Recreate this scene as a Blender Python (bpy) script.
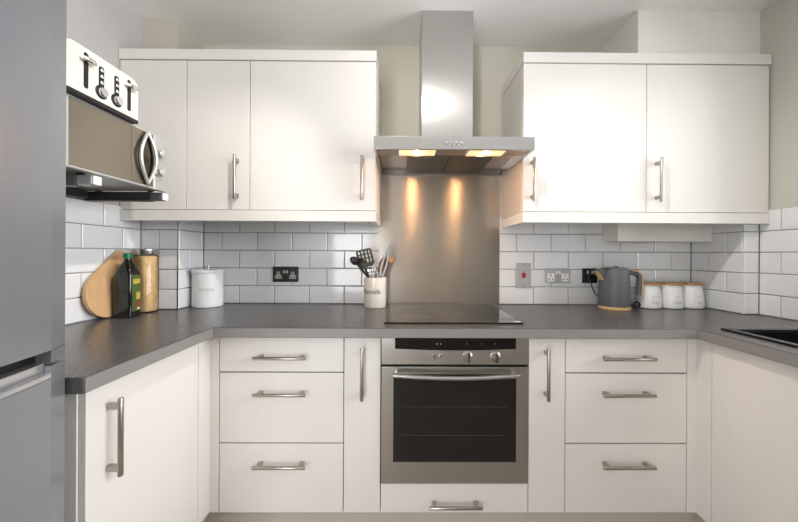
import bpy, bmesh, math, random
from mathutils import Vector, Matrix
random.seed(7)
PI = math.pi
S = bpy.context.scene
COL = S.collection
for o in list(bpy.data.objects):
    bpy.data.objects.remove(o)

# ------------------------------------------------------------------ camera, world, light, exposure
# world frame: X to the right, Y into the room towards the hob wall (wall at Y = 1.91), Z up, metres
cam_d = bpy.data.cameras.new('camera')
cam = bpy.data.objects.new('camera', cam_d)
COL.objects.link(cam)
cam.location = (0, 0, 1.20)
cam.rotation_euler = (PI / 2, -0.0050, -0.0065)      # the photograph leans and turns by a fraction of a degree
cam_d.sensor_width = 36.0
cam_d.lens = 36.0 * 328.0 / 798.0
cam_d.shift_x = -0.0070
cam_d.shift_y = -0.0088
cam_d.clip_start = 0.02
S.camera = cam

world = bpy.data.worlds.new('world')
S.world = world
world.use_nodes = True
bg = world.node_tree.nodes['Background']
bg.inputs[0].default_value = (0.80, 0.90, 1.0, 1)
bg.inputs[1].default_value = 1.0

def area(name, loc, rot, sx, sy, energy, color):
    d = bpy.data.lights.new(name, 'AREA')
    d.shape = 'RECTANGLE'
    d.size, d.size_y, d.energy, d.color = sx, sy, energy, color
    o = bpy.data.objects.new(name, d)
    COL.objects.link(o)
    o.location, o.rotation_euler = loc, rot
    return o
WY0, WY1, WZ0, WZ1 = -1.60, 1.36, 1.06, 2.24          # window over the sink, in the right wall
area('window_daylight', (1.97, (WY0 + WY1) / 2, (WZ0 + WZ1) / 2), (0, PI / 2, 0), WZ1 - WZ0, WY1 - WY0, 102, (0.92, 0.95, 1.0))
area('rear_fill_light', (-0.91, -1.95, 1.10), (PI / 2, 0, 0), 0.72, 2.0, 48, (0.97, 0.98, 1.0))  # fill light added behind the camera, placed in an unseen doorway

S.view_settings.view_transform = 'Standard'
S.view_settings.look = 'None'
S.view_settings.gamma = 1.0
S.view_settings.use_curve_mapping = False
S.view_settings.exposure = 0.10

# ------------------------------------------------------------------ materials
def srgb(r, g, b):
    f = lambda c: (c / 255 / 12.92) if c / 255 <= 0.04045 else ((c / 255 + 0.055) / 1.055) ** 2.4
    return (f(r), f(g), f(b))

def mat(name, col, rough=0.5, metal=0.0, var=0.06, scale=6.0, stretch=(1, 1, 1), bump=0.0, bscale=None,
        coat=0.0, trans=0.0, ior=1.45, emis=None, estr=0.0, per_object=0.0, aniso=0.0, tangent=None, rvar=0.0, wood=None, spec=None):
    m = bpy.data.materials.new(name)
    m.use_nodes = True
    nt = m.node_tree
    N, L = nt.nodes, nt.links
    p = N['Principled BSDF']
    p.inputs['Roughness'].default_value = rough
    p.inputs['Metallic'].default_value = metal
    p.inputs['IOR'].default_value = ior
    if spec is not None:
        p.inputs['Specular IOR Level'].default_value = spec
    p.inputs['Coat Weight'].default_value = coat
    p.inputs['Coat Roughness'].default_value = 0.08
    p.inputs['Transmission Weight'].default_value = trans
    tc = N.new('ShaderNodeTexCoord')
    mp = N.new('ShaderNodeMapping')
    mp.inputs['Scale'].default_value = stretch
    L.new(tc.outputs['Object'], mp.inputs['Vector'])
    no = N.new('ShaderNodeTexNoise')
    no.inputs['Scale'].default_value = scale
    no.inputs['Detail'].default_value = 4
    L.new(mp.outputs[0], no.inputs['Vector'])
    fac = no.outputs['Fac']
    if wood:
        wv = N.new('ShaderNodeTexWave')
        wv.inputs['Scale'].default_value = wood
        wv.inputs['Distortion'].default_value = 5
        wv.inputs['Detail'].default_value = 3
        wv.inputs['Detail Scale'].default_value = 1.5
        L.new(mp.outputs[0], wv.inputs['Vector'])
        fac = wv.outputs['Fac']
    rp = N.new('ShaderNodeValToRGB')
    rp.color_ramp.elements[0].position = 0.25
    rp.color_ramp.elements[1].position = 0.75
    rp.color_ramp.elements[0].color = [max(0, c * (1 - var)) for c in col] + [1]
    rp.color_ramp.elements[1].color = [min(1, c * (1 + var)) for c in col] + [1]
    L.new(fac, rp.inputs[0])
    out = rp.outputs[0]
    if per_object:
        oi = N.new('ShaderNodeObjectInfo')
        hs = N.new('ShaderNodeHueSaturation')
        mr = N.new('ShaderNodeMapRange')
        mr.inputs['To Min'].default_value = 1 - per_object
        mr.inputs['To Max'].default_value = 1 + per_object * 0.5
        L.new(oi.outputs['Random'], mr.inputs['Value'])
        L.new(mr.outputs[0], hs.inputs['Value'])
        L.new(out, hs.inputs['Color'])
        out = hs.outputs[0]
    L.new(out, p.inputs['Base Color'])
    if rvar:
        mr = N.new('ShaderNodeMapRange')
        mr.inputs['To Min'].default_value = max(0, rough - rvar)
        mr.inputs['To Max'].default_value = rough + rvar
        L.new(no.outputs['Fac'], mr.inputs['Value'])
        L.new(mr.outputs[0], p.inputs['Roughness'])
    if bump:
        b = N.new('ShaderNodeBump')
        b.inputs['Strength'].default_value = bump
        b.inputs['Distance'].default_value = 0.002
        if bscale:
            n2 = N.new('ShaderNodeTexNoise')
            n2.inputs['Scale'].default_value = bscale
            L.new(mp.outputs[0], n2.inputs['Vector'])
            L.new(n2.outputs['Fac'], b.inputs['Height'])
        else:
            L.new(fac, b.inputs['Height'])
        L.new(b.outputs[0], p.inputs['Normal'])
    if aniso:
        p.inputs['Anisotropic'].default_value = aniso
        cx = N.new('ShaderNodeCombineXYZ')
        for i in range(3):
            cx.inputs[i].default_value = tangent[i]
        L.new(cx.outputs[0], p.inputs['Tangent'])
    if emis:
        p.inputs['Emission Color'].default_value = list(emis) + [1]
        p.inputs['Emission Strength'].default_value = estr
    return m

def pane_mat(name, tint=(1, 1, 1), gloss=0.06):
    m = bpy.data.materials.new(name)
    m.use_nodes = True
    nt = m.node_tree
    N, L = nt.nodes, nt.links
    N.remove(N['Principled BSDF'])
    t = N.new('ShaderNodeBsdfTransparent')
    t.inputs[0].default_value = list(tint) + [1]
    g = N.new('ShaderNodeBsdfGlossy')
    g.inputs['Roughness'].default_value = 0.03
    fr = N.new('ShaderNodeFresnel')
    fr.inputs[0].default_value = 1.45
    mx = N.new('ShaderNodeMixShader')
    L.new(fr.outputs[0], mx.inputs[0])
    L.new(t.outputs[0], mx.inputs[1])
    L.new(g.outputs[0], mx.inputs[2])
    L.new(mx.outputs[0], N['Material Output'].inputs[0])
    return m

M = {}
M['paint'] = mat('sage_wall_paint', srgb(210, 206, 191), 0.7, var=0.02, scale=3, bump=0.06, bscale=220)
M['paint_grey'] = mat('pale_grey_wall_paint', srgb(192, 188, 184), 0.75, var=0.02, scale=3, bump=0.06, bscale=220)
M['paint_sage'] = mat('sage_green_wall_paint', srgb(194, 195, 182), 0.75, var=0.02, scale=3, bump=0.06, bscale=220)
M['paint_beige'] = mat('beige_boxing_paint', srgb(196, 189, 176), 0.75, var=0.02, scale=3, bump=0.06, bscale=220)
M['ceiling'] = mat('ceiling_paint', srgb(245, 243, 240), 0.8, var=0.02, scale=2, bump=0.05, bscale=200)
M['boxing'] = mat('boxing_paint', srgb(232, 229, 222), 0.6, var=0.02, scale=3)
M['grout'] = mat('grout', srgb(142, 140, 138), 0.9, var=0.15, scale=60, bump=0.2, bscale=300)
M['tile'] = mat('glazed_tile', srgb(232, 232, 232), 0.09, var=0.012, scale=5, per_object=0.035, bump=0.10, bscale=14)
M['floor'] = mat('floor_vinyl', srgb(182, 172, 162), 0.4, var=0.08, scale=5, stretch=(1, 8, 1))
M['cab'] = mat('cream_gloss_door', srgb(230, 225, 218), 0.26, var=0.008, scale=2)
M['carcass'] = mat('carcass_board', srgb(222, 216, 206), 0.45, var=0.02, scale=8)
M['plinth'] = mat('plinth_board', srgb(200, 190, 180), 0.35, var=0.03, scale=6)
M['gap'] = mat('shadow_gap_board', srgb(140, 132, 122), 0.6, var=0.05)
M['worktop'] = mat('worktop_laminate', srgb(87, 85, 84), 0.28, var=0.05, scale=160, bump=0.008, bscale=260, rvar=0.03)
M['edge'] = mat('worktop_edge_lit', srgb(136, 132, 129), 0.35, var=0.06, scale=160)  # worktop tone made paler, light on the front edges put into the colour
M['handle'] = mat('brushed_nickel', srgb(176, 168, 160), 0.30, 1.0, var=0.05, scale=60, stretch=(1, 1, 14))
M['steel'] = mat('stainless_steel', srgb(182, 178, 173), 0.30, 1.0, var=0.03, scale=30, stretch=(0.5, 20, 20), aniso=0.6, tangent=(1, 0, 0))
M['steel_hood'] = mat('hood_steel', srgb(196, 194, 191), 0.27, 1.0, var=0.025, scale=24, stretch=(0.5, 18, 18), aniso=0.75, tangent=(1, 0, 0))
M['splash'] = mat('splashback_steel', srgb(190, 183, 175), 0.33, 1.0, var=0.03, scale=20, stretch=(0.4, 22, 22), aniso=0.85, tangent=(0, 0, 1))
M['chrome'] = mat('chrome', srgb(225, 225, 225), 0.08, 1.0, var=0.01)
M['filter'] = mat('hood_filter_mesh', srgb(130, 126, 120), 0.45, 1.0, var=0.2, scale=300)
M['black_glass'] = mat('black_glass', srgb(10, 9, 9), 0.05, var=0.1, coat=0.5)
M['oven_glass'] = mat('oven_window_glass', srgb(17, 15, 13), 0.08, var=0.15, scale=4)
M['oven_in'] = mat('oven_inner_glass', srgb(28, 25, 21), 0.2, var=0.15, scale=4)
M['black'] = mat('black_plastic', srgb(24, 24, 25), 0.38, var=0.08, scale=20)
M['dark'] = mat('dark_grey_plastic', srgb(60, 58, 57), 0.42, var=0.06, scale=20)
M['fridge'] = mat('fridge_silver_paint', srgb(150, 152, 156), 0.32, 0.55, var=0.02, scale=3)
M['fridge_body'] = mat('fridge_side_grey', srgb(120, 121, 124), 0.5, 0.2, var=0.03, scale=5)
M['fridge_lip'] = mat('fridge_handle_silver', srgb(205, 206, 208), 0.22, 0.8, var=0.02)
M['toaster'] = mat('toaster_cream_enamel', srgb(218, 214, 198), 0.15, var=0.01, coat=0.4)
M['mw_silver'] = mat('microwave_silver', srgb(188, 187, 184), 0.32, 0.5, var=0.02)
M['mw_mirror'] = mat('microwave_mirror_glass', srgb(146, 138, 126), 0.20, 1.0, var=0.02)
M['mw_dark'] = mat('microwave_dark_mirror', srgb(92, 84, 76), 0.15, 1.0, var=0.05)
M['bracket_grey'] = mat('bracket_grey', srgb(105, 103, 100), 0.4, 0.3, var=0.05)
M['bracket_dark'] = mat('bracket_dark', srgb(58, 57, 57), 0.45, 0.3, var=0.05)
M['white_plastic'] = mat('white_plastic', srgb(238, 237, 234), 0.3, var=0.01)
M['ceramic'] = mat('cream_ceramic', srgb(240, 234, 218), 0.18, var=0.015, scale=10, coat=0.3)
M['white_ceramic'] = mat('white_stoneware', srgb(236, 235, 231), 0.3, var=0.015, scale=12)
M['enamel'] = mat('white_enamel', srgb(232, 232, 232), 0.3, var=0.012, scale=10)
M['wood'] = mat('oak_wood', srgb(212, 172, 126), 0.5, var=0.06, scale=9, stretch=(1, 9, 1), wood=7)
M['wood_lid'] = mat('acacia_lid_wood', srgb(176, 130, 88), 0.5, var=0.14, scale=9, stretch=(7, 1, 7), wood=5)
M['bamboo'] = mat('bamboo', srgb(218, 182, 130), 0.5, var=0.10, scale=20, stretch=(20, 20, 2))
M['kettle'] = mat('kettle_grey', srgb(94, 96, 100), 0.45, var=0.03, scale=10)
M['oil_glass'] = mat('dark_olive_glass', srgb(14, 16, 5), 0.10, var=0.2, scale=4, coat=0.5)
M['green_cap'] = mat('green_cap', srgb(24, 104, 62), 0.35, var=0.04)
M['oil_label'] = mat('olive_label', srgb(84, 100, 48), 0.5, var=0.15, scale=40)
M['label_gold'] = mat('label_gold_print', srgb(196, 176, 70), 0.45, var=0.1, scale=40)
M['label_red'] = mat('label_red_print', srgb(178, 50, 40), 0.45, var=0.1, scale=40)
M['label_cream'] = mat('label_cream_print', srgb(225, 218, 190), 0.5, var=0.05, scale=40)
M['jar_glass'] = pane_mat('jar_clear_glass', (0.96, 0.97, 0.96))
M['pane'] = pane_mat('window_pane_glass')
M['pasta'] = mat('pasta_fill', srgb(214, 180, 130), 0.6, var=0.22, scale=26, stretch=(1.6, 1.6, 1), bump=0.6, bscale=70)
M['ink'] = mat('dark_print', srgb(62, 58, 55), 0.6, var=0.05)
M['faint'] = mat('faint_grey_print', srgb(196, 194, 190), 0.6, var=0.05)
M['red'] = mat('red_plastic', srgb(176, 22, 58), 0.35, var=0.05)
M['red_silicone'] = mat('dusty_red_silicone', srgb(150, 92, 84), 0.5, var=0.08)
M['orange_wood'] = mat('orange_wood', srgb(196, 138, 92), 0.55, var=0.1, scale=30)
M['olive_nylon'] = mat('olive_black_nylon', srgb(66, 66, 58), 0.4, var=0.08)
M['nylon'] = mat('black_nylon', srgb(44, 43, 44), 0.35, var=0.08)
M['tong_steel'] = mat('tong_steel', srgb(150, 150, 148), 0.4, 1.0, var=0.04)
M['satin'] = mat('satin_steel', srgb(190, 190, 188), 0.25, 1.0, var=0.04)
M['socket_steel'] = mat('socket_brushed_steel', srgb(188, 188, 188), 0.33, 0.35, var=0.03, scale=30, stretch=(1, 1, 12))
M['socket_dark'] = mat('socket_black_nickel', srgb(70, 68, 66), 0.30, 0.6, var=0.04)
M['grey_insert'] = mat('grey_socket_insert', srgb(176, 172, 168), 0.4, var=0.02)
M['sink'] = mat('black_composite_sink', srgb(26, 26, 27), 0.25, var=0.15, scale=120)
M['lamp_glass'] = mat('hood_lamp_cover', (1.0, 0.80, 0.55), 0.4, var=0.01, emis=(1.0, 0.56, 0.28), estr=1.0)
M['lamp_bulb'] = mat('hood_lamp_bulb', (1.0, 0.9, 0.75), 0.4, var=0.01, emis=(1.0, 0.54, 0.24), estr=480.0)
M['led'] = mat('oven_clock_led', (0.9, 0.6, 0.1), 0.4, var=0.01, emis=(1.0, 0.62, 0.12), estr=0.6)
M['diffuser'] = mat('ceiling_lamp_bulb', (1, 0.97, 0.92), 0.4, var=0.01, emis=(1.0, 0.95, 0.89), estr=60.0)

# ------------------------------------------------------------------ mesh helpers
WORLD = {}          # object name -> world location (no rotations are used on parents)

class MB:
    def __init__(self):
        self.bm = bmesh.new()
    def quadbox(self, p):
        v = [self.bm.verts.new(q) for q in p]
        for f in ((0, 3, 2, 1), (4, 5, 6, 7), (0, 1, 5, 4), (1, 2, 6, 5), (2, 3, 7, 6), (3, 0, 4, 7)):
            self.bm.faces.new([v[i] for i in f])
        return self
    def box(self, x0, x1, y0, y1, z0, z1):
        return self.quadbox([(x0, y0, z0), (x1, y0, z0), (x1, y1, z0), (x0, y1, z0),
                             (x0, y0, z1), (x1, y0, z1), (x1, y1, z1), (x0, y1, z1)])
    def prism(self, pts, axis, a, b):
        """2D polygon swept along an axis: x -> pts are (y,z), y -> (x,z), z -> (x,y)"""
        def p3(q, t):
            return {'x': (t, q[0], q[1]), 'y': (q[0], t, q[1]), 'z': (q[0], q[1], t)}[axis]
        lo = [self.bm.verts.new(p3(q, a)) for q in pts]
        hi = [self.bm.verts.new(p3(q, b)) for q in pts]
        n = len(pts)
        self.bm.faces.new(lo)
        self.bm.faces.new(hi[::-1])
        for i in range(n):
            self.bm.faces.new((lo[i], hi[i], hi[(i + 1) % n], lo[(i + 1) % n]))
        return self
    def lathe(self, prof, c, n=32, axis='z'):
        """profile of (radius, height) about an axis through c; open ends with r>0 get capped"""
        rings = []
        for r, h in prof:
            ring = []
            for i in range(n if r > 1e-6 else 1):
                a = 2 * PI * i / n
                u, w = r * math.cos(a), r * math.sin(a)
                q = {'z': (u, w, h), 'y': (u, h, w), 'x': (h, u, w)}[axis]
                ring.append(self.bm.verts.new((c[0] + q[0], c[1] + q[1], c[2] + q[2])))
            rings.append(ring)
        for a, b in zip(rings, rings[1:]):
            for i in range(n):
                j = (i + 1) % n
                if len(a) == 1 and len(b) == 1:
                    continue
                if len(a) == 1:
                    self.bm.faces.new((a[0], b[i], b[j]))
                elif len(b) == 1:
                    self.bm.faces.new((a[i], b[0], a[j]))
                else:
                    self.bm.faces.new((a[i], b[i], b[j], a[j]))
        for ring in (rings[0], rings[-1]):
            if len(ring) > 2:
                self.bm.faces.new(ring)
        return self
    def tube(self, pts, r, n=10, flat=None):
        """swept tube along points; r number or list; flat=(ru, rv) gives an elliptical section"""
        pts = [Vector(p) for p in pts]
        rs = r if isinstance(r, (list, tuple)) else [r] * len(pts)
        rings = []
        up = None
        for i, p in enumerate(pts):
            t = (pts[min(i + 1, len(pts) - 1)] - pts[max(i - 1, 0)]).normalized()
            if up is None:
                up = Vector((0, 1, 0)) if abs(t.y) < 0.9 else Vector((1, 0, 0))
            u = (up - t * up.dot(t)).normalized()
            v = t.cross(u)
            up = u
            ring = []
            for k in range(n):
                a = 2 * PI * k / n
                fu, fv = flat if flat else (1, 1)
                ring.append(self.bm.verts.new(p + u * math.cos(a) * rs[i] * fu + v * math.sin(a) * rs[i] * fv))
            rings.append(ring)
        for a, b in zip(rings, rings[1:]):
            for k in range(n):
                self.bm.faces.new((a[k], a[(k + 1) % n], b[(k + 1) % n], b[k]))
        self.bm.faces.new(rings[0])
        self.bm.faces.new(rings[-1])
        return self
    def xform(self, mtx):
        bmesh.ops.transform(self.bm, matrix=mtx, verts=self.bm.verts)
        return self
    def rotz(self, a, c):
        c = Vector(c)
        return self.xform(Matrix.Translation(c) @ Matrix.Rotation(a, 4, 'Z') @ Matrix.Translation(-c))
    def mesh(self, name, bevel=0.0, seg=2, smooth=True, c=(0, 0, 0), ang=35):
        bm = self.bm
        bmesh.ops.recalc_face_normals(bm, faces=bm.faces)
        if bevel:
            ed = [e for e in bm.edges if len(e.link_faces) == 2 and e.calc_face_angle(0) > math.radians(30)]
            bmesh.ops.bevel(bm, geom=ed, offset=bevel, segments=seg, profile=0.5, affect='EDGES', clamp_overlap=True)
        bmesh.ops.translate(bm, verts=bm.verts, vec=-Vector(c))
        me = bpy.data.meshes.new(name)
        bm.to_mesh(me)
        bm.free()
        if smooth:
            for p in me.polygons:
                p.use_smooth = True
            me.set_sharp_from_angle(angle=math.radians(ang))
        return me
    def build(self, name, m, parent=None, bevel=0.0, seg=2, smooth=True, ang=35):
        vs = [v.co for v in self.bm.verts]
        lo = Vector([min(v[i] for v in vs) for i in range(3)])
        hi = Vector([max(v[i] for v in vs) for i in range(3)])
        c = (lo + hi) / 2
        c.z = lo.z
        me = self.mesh(name, bevel, seg, smooth, c, ang)
        me.materials.append(M[m])
        o = link(name, me, c, parent)
        if bevel and smooth:                          # flat faces stay flat next to their rounded edges
            wn = o.modifiers.new('weighted_normals', 'WEIGHTED_NORMAL')
            wn.keep_sharp = True
        return o

def link(name, me, c, parent=None):
    o = bpy.data.objects.new(name, me)
    COL.objects.link(o)
    c = Vector(c)
    if parent:
        o.parent = parent
        o.location = c - WORLD[parent.name]
    else:
        o.location = c
    WORLD[o.name] = c
    return o

def thing(name, label, cat, loc, group=None):
    o = link(name, None, loc)
    o.empty_display_size = 0.05
    return tag(o, label, cat, group)

def tag(o, label, cat, group=None):
    o['label'] = label
    o['category'] = cat
    if group:
        o['group'] = group
    return o

def struct(o, label=None):
    o['kind'] = 'structure'
    if label:
        o['label'] = label
    return o

def bx(name, m, parent, x0, x1, y0, y1, z0, z1, bevel=0.0, seg=2):
    return MB().box(x0, x1, y0, y1, z0, z1).build(name, m, parent, bevel, seg)

def text_mb(s, size, depth=0.0006):
    """text as an extruded mesh in the XZ plane, centred, facing -Y"""
    cu = bpy.data.curves.new('lettering', 'FONT')
    cu.body = s
    cu.size = size
    cu.extrude = depth / 2
    cu.align_x = 'CENTER'
    cu.align_y = 'CENTER'
    to = bpy.data.objects.new('lettering', cu)
    COL.objects.link(to)
    dg = bpy.context.evaluated_depsgraph_get()
    me = bpy.data.meshes.new_from_object(to.evaluated_get(dg))
    bpy.data.objects.remove(to)
    mb = MB()
    mb.bm.from_mesh(me)
    bpy.data.meshes.remove(me)
    mb.xform(Matrix.Rotation(PI / 2, 4, 'X'))
    return mb

def wrap(mb, c, r, ang, zc, taper=None):
    """bend text in the XZ plane round a vertical cylinder at c; ang = heading of the text centre (-pi/2 faces -Y)"""
    for v in mb.bm.verts:
        a = ang + v.co.x / r
        rr = r + 0.0008 - v.co.y
        if taper:
            rr += taper(v.co.z + zc)
        v.co = (c[0] + rr * math.cos(a), c[1] + rr * math.sin(a), zc + v.co.z)
    return mb

def rrect(x0, x1, y0, y1, r, n=5):
    pts = []
    for cx, cy, a0 in ((x1 - r, y0 + r, -PI / 2), (x1 - r, y1 - r, 0), (x0 + r, y1 - r, PI / 2), (x0 + r, y0 + r, PI)):
        for i in range(n + 1):
            a = a0 + PI / 2 * i / n
            pts.append((cx + r * math.cos(a), cy + r * math.sin(a)))
    return pts

# ------------------------------------------------------------------ the room
XL, XR, YB, YF, ZC = -1.345, 1.765, 1.91, -1.85, 2.41
ZW = 0.91                                             # worktop height
struct(bx('floor', 'floor', None, XL - .15, XR + .15, YF - .15, YB + .15, -0.10, 0.0))
struct(bx('ceiling', 'ceiling', None, XL - .15, XR + .15, YF - .15, YB + .15, ZC, ZC + .10))
wall_back = struct(bx('wall_back', 'paint', None, XL - .15, XR + .15, YB, YB + .15, 0, ZC))
wall_left = struct(bx('wall_left', 'paint_grey', None, XL - .15, XL, YF, YB, 0, ZC))
mb = MB()
mb.box(XR, XR + .15, WY1, YB, 0, ZC)
mb.box(XR, XR + .15, YF, WY0, 0, ZC)
mb.box(XR, XR + .15, WY0, WY1, 0, WZ0)
mb.box(XR, XR + .15, WY0, WY1, WZ1, ZC)
wall_right = struct(mb.build('wall_right', 'paint_sage', None))
DX0, DX1, DZ1 = -1.30, -0.52, 2.1                      # unseen doorway, added behind the camera for the fill light
mb = MB()
mb.box(XL - .15, DX0, YF - .15, YF, 0, ZC)
mb.box(DX1, XR + .15, YF - .15, YF, 0, ZC)
mb.box(DX0, DX1, YF - .15, YF, DZ1, ZC)
struct(mb.build('wall_front', 'paint', None))
w = struct(MB().box(XR + .06, XR + .11, WY0, WY1, WZ0, WZ0 + .06).box(XR + .06, XR + .11, WY0, WY1, WZ1 - .06, WZ1)
           .box(XR + .06, XR + .11, WY0, WY0 + .06, WZ0, WZ1).box(XR + .06, XR + .11, WY1 - .06, WY1, WZ0, WZ1)
           .box(XR + .06, XR + .11, .12, .18, WZ0, WZ1).box(XR + .06, XR + .11, -.76, -.70, WZ0, WZ1).build('window_1', 'white_plastic', None))
for a, b in ((WY0 + .06, -.76), (-.70, .12), (.18, WY1 - .06)):
    bx('pane', 'pane', w, XR + .082, XR + .088, a, b, WZ0 + .06, WZ1 - .06)
w = struct(MB().box(DX0, DX0 + .07, YF - .1, YF - .05, 0, DZ1).box(DX1 - .07, DX1, YF - .1, YF - .05, 0, DZ1)
           .box(DX0, DX1, YF - .1, YF - .05, DZ1 - .07, DZ1)
           .box(DX0, DX1, YF - .1, YF - .05, 0, .07).build('fill_door_1', 'white_plastic', None))  # unseen glazed door, added as a frame for the fill light
for a, b in ((DX0 + .07, DX1 - .07),):
    bx('pane', 'pane', w, a, b, YF - .078, YF - .072, .07, DZ1 - .07)

# pipe boxings
BXL, BYL = -1.157, 1.692                              # left corner boxing: right face and front face
BXR, BYR = 1.691, 1.612                                # right corner boxing: left face and front face
trim_l = struct(bx('trim_1', 'paint_beige', None, XL, BXL, BYL, YB, ZW + .001, ZC))
trim_r = struct(bx('trim_2', 'boxing', None, BXR, XR, BYR, YB, ZW + .001, 1.40))
struct(bx('trim_3', 'boxing', None, 1.158, XR, 1.612, YB, 2.166, ZC))
struct(bx('trim_4', 'boxing', None, 1.165, BXR - .012, 1.768, YB - .012, 1.274, 1.403, .002))

# wall tiles: every tile its own piece, mesh shared between alike pieces
TP, TR, GR = 0.202, 0.102, 0.0036
tile_cache = {}
def tile_mesh(wd, ht, face):
    key = (round(wd, 3), round(ht, 3), face)
    if key not in tile_cache:
        mb = MB()
        t, b = 0.0075, 0.0035
        w2, g = wd / 2, 0.0024
        def P(u, n, z):
            return {'-y': (u, -n, z), '+x': (n, u, z), '-x': (-n, u, z)}[face]
        v = [mb.bm.verts.new(P(*q)) for q in (
            (-w2, 0, 0), (w2, 0, 0), (w2, 0, ht), (-w2, 0, ht),
            (-w2, t - g, 0), (w2, t - g, 0), (w2, t - g, ht), (-w2, t - g, ht),
            (-w2 + b, t, b), (w2 - b, t, b), (w2 - b, t, ht - b), (-w2 + b, t, ht - b))]
        for a, c in ((0, 4), (4, 8)):
            for i in range(4):
                j = (i + 1) % 4
                mb.bm.faces.new((v[a + i], v[a + j], v[c + j], v[c + i]))
        mb.bm.faces.new(v[8:12])
        me = mb.mesh('tile', smooth=False)
        me.materials.append(M['tile'])
        tile_cache[key] = me
    return tile_cache[key]

def tile_run(parent, face, plane, u0, u1, off, rows=5, ztop=None):
    """running bond on a plane between u0 and u1; off = a joint position of the lowest row"""
    z = ZW + 0.0025
    for r in range(rows):
        j = off + (TP / 2 if r % 2 else 0)
        k = math.floor((u0 - j) / TP)
        top = z + TR - GR
        if ztop:
            top = min(top, ztop)
        while True:
            a, b = max(u0, j + k * TP), min(u1, j + (k + 1) * TP)
            k += 1
            if a >= u1 - 1e-4:
                break
            if b - a < 0.014:                         # no slivers: the next tile takes the space
                continue
            if a - u0 < 0.014:
                a = u0
            if u1 - b < 0.014:
                b = u1
            a2 = a if a == u0 else a + GR / 2
            b2 = b if b == u1 else b - GR / 2
            wd = b2 - a2
            c = (a2 + b2) / 2
            p = (c, plane, z) if face == '-y' else (plane, c, z)
            link('tile', tile_mesh(wd, top - z, face), p, parent)
        z += TR

# grout beds carry the tiles
bx('grout_bed', 'grout', wall_back, BXL, -0.138, YB - .004, YB + .001, ZW, 1.42)
bx('grout_bed', 'grout', wall_back, 0.563, BXR, YB - .004, YB + .001, ZW, 1.42)
bx('grout_bed', 'grout', wall_left, XL - .001, XL + .004, 0.80, BYL, ZW, 1.42)
bx('grout_bed', 'grout', wall_right, XR - .004, XR + .001, WY1 + .01, BYR, ZW, 1.42)
bx('grout_bed', 'grout', wall_right, XR - .004, XR + .001, 0.20, WY1 + .01, ZW, WZ0 - .02)
MB().box(XL, BXL, BYL - .004, BYL + .001, ZW + .001, 1.42).box(BXL - .001, BXL + .004, BYL - .004, YB - .004, ZW + .001, 1.42).build('grout_bed', 'grout', trim_l)
MB().box(BXR, XR, BYR - .004, BYR + .001, ZW + .001, 1.40).box(BXR - .004, BXR + .001, BYR - .004, YB - .004, ZW + .001, 1.40).build('grout_bed', 'grout', trim_r)
tile_run(wall_back, '-y', YB - .003, BXL + .011, -0.139, -0.942)
tile_run(wall_back, '-y', YB - .003, 0.564, BXR - .011, 0.763)
tile_run(wall_left, '+x', XL + .003, 0.80, BYL - .010, 1.475)
tile_run(wall_right, '-x', XR - .003, WY1 + .012, BYR - .010, 1.511)
tile_run(wall_right, '-x', XR - .003, 0.22, WY1 + .012, 1.511, rows=1)
tile_run(trim_l, '-y', BYL - .003, XL + .011, BXL + .010, XL + .202)
tile_run(trim_l, '+x', BXL + .003, BYL, YB - .011, BYL + .08)
tile_run(trim_r, '-y', BYR - .003, BXR - .010, XR - .011, BXR - .02, ztop=1.398)
tile_run(trim_r, '-x', BXR - .003, BYR, YB - .011, 1.794, ztop=1.398)
# thin metal edge strip on the outer corner of the tiled boxing
bx('corner_strip', 'handle', trim_l, BXL + .0085, BXL + .0125, BYL - .0125, BYL - .0085, ZW + .001, 1.42)

# ------------------------------------------------------------------ handles and fronts
def handle(parent, c, axis, n, length=0.207, out=0.034):
    """bar handle with two posts; c = point on the door face, axis = bar direction, n = outward normal"""
    c, n = Vector(c), Vector(n)
    ax = Vector({'x': (1, 0, 0), 'y': (0, 1, 0), 'z': (0, 0, 1)}[axis])
    side = ax.cross(n)
    mb = MB()
    p = c + n * out
    e = length / 2
    mb.tube([p - ax * e, p - ax * (e - .003), p + ax * (e - .003), p + ax * e], [.0052, .0068, .0068, .0052], 12)
    for s in (-1, 1):
        q = c + ax * (s * (e - .022))
        a, b = .0075, .0060
        P = []
        for t in (0.0004, out - .001):
            for u, v in ((-a, -b), (a, -b), (a, b), (-a, b)):
                P.append(q + ax * u + side * v + n * t)
        mb.quadbox(P)
    return mb.build('handle', 'handle', parent)

FY = 1.33                                             # front face of the base doors on the hob wall
def front(name, parent, x0, x1, z0, z1, y=FY, t=.018, g=.0015):
    return bx(name, 'cab', parent, x0 + g, x1 - g, y, y + t, z0 + g, z1 - g, .0016)

# ---- wall cabinets
UY = 1.562
def wall_cab(x0, x1, label, yb=YB - .013, hx=None, group='wall cabinets'):
    t = thing('wall_cabinet', label, 'cabinet', ((x0 + x1) / 2, UY + .1, 1.405), group)
    bx('body', 'carcass', t, x0 + .0008, x1 - .0008, UY + .0195, yb, 1.405, 2.114)
    d = front('door' if hx else 'blank_panel', t, x0, x1, 1.405, 2.114, UY)
    if hx:
        handle(d, (hx, UY, 1.555), 'z', (0, -1, 0))
wall_cab(XL + .002, -1.026, 'handleless cream blank panel of wall cabinets, behind the microwave', yb=BYL - .012)
wall_cab(-1.026, -.727, 'narrow cream wall cabinet with one door, left of the wide one', hx=-.783, yb=1.88)
wall_cab(-.727, -.129, 'wide cream wall cabinet directly left of the cooker hood', hx=-.192)
wall_cab(.573, 1.165, 'white wall cabinet directly right of the cooker hood', hx=.614)
wall_cab(1.165, 1.757, 'white wall cabinet in the right corner above the three jars', hx=1.212)
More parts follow.
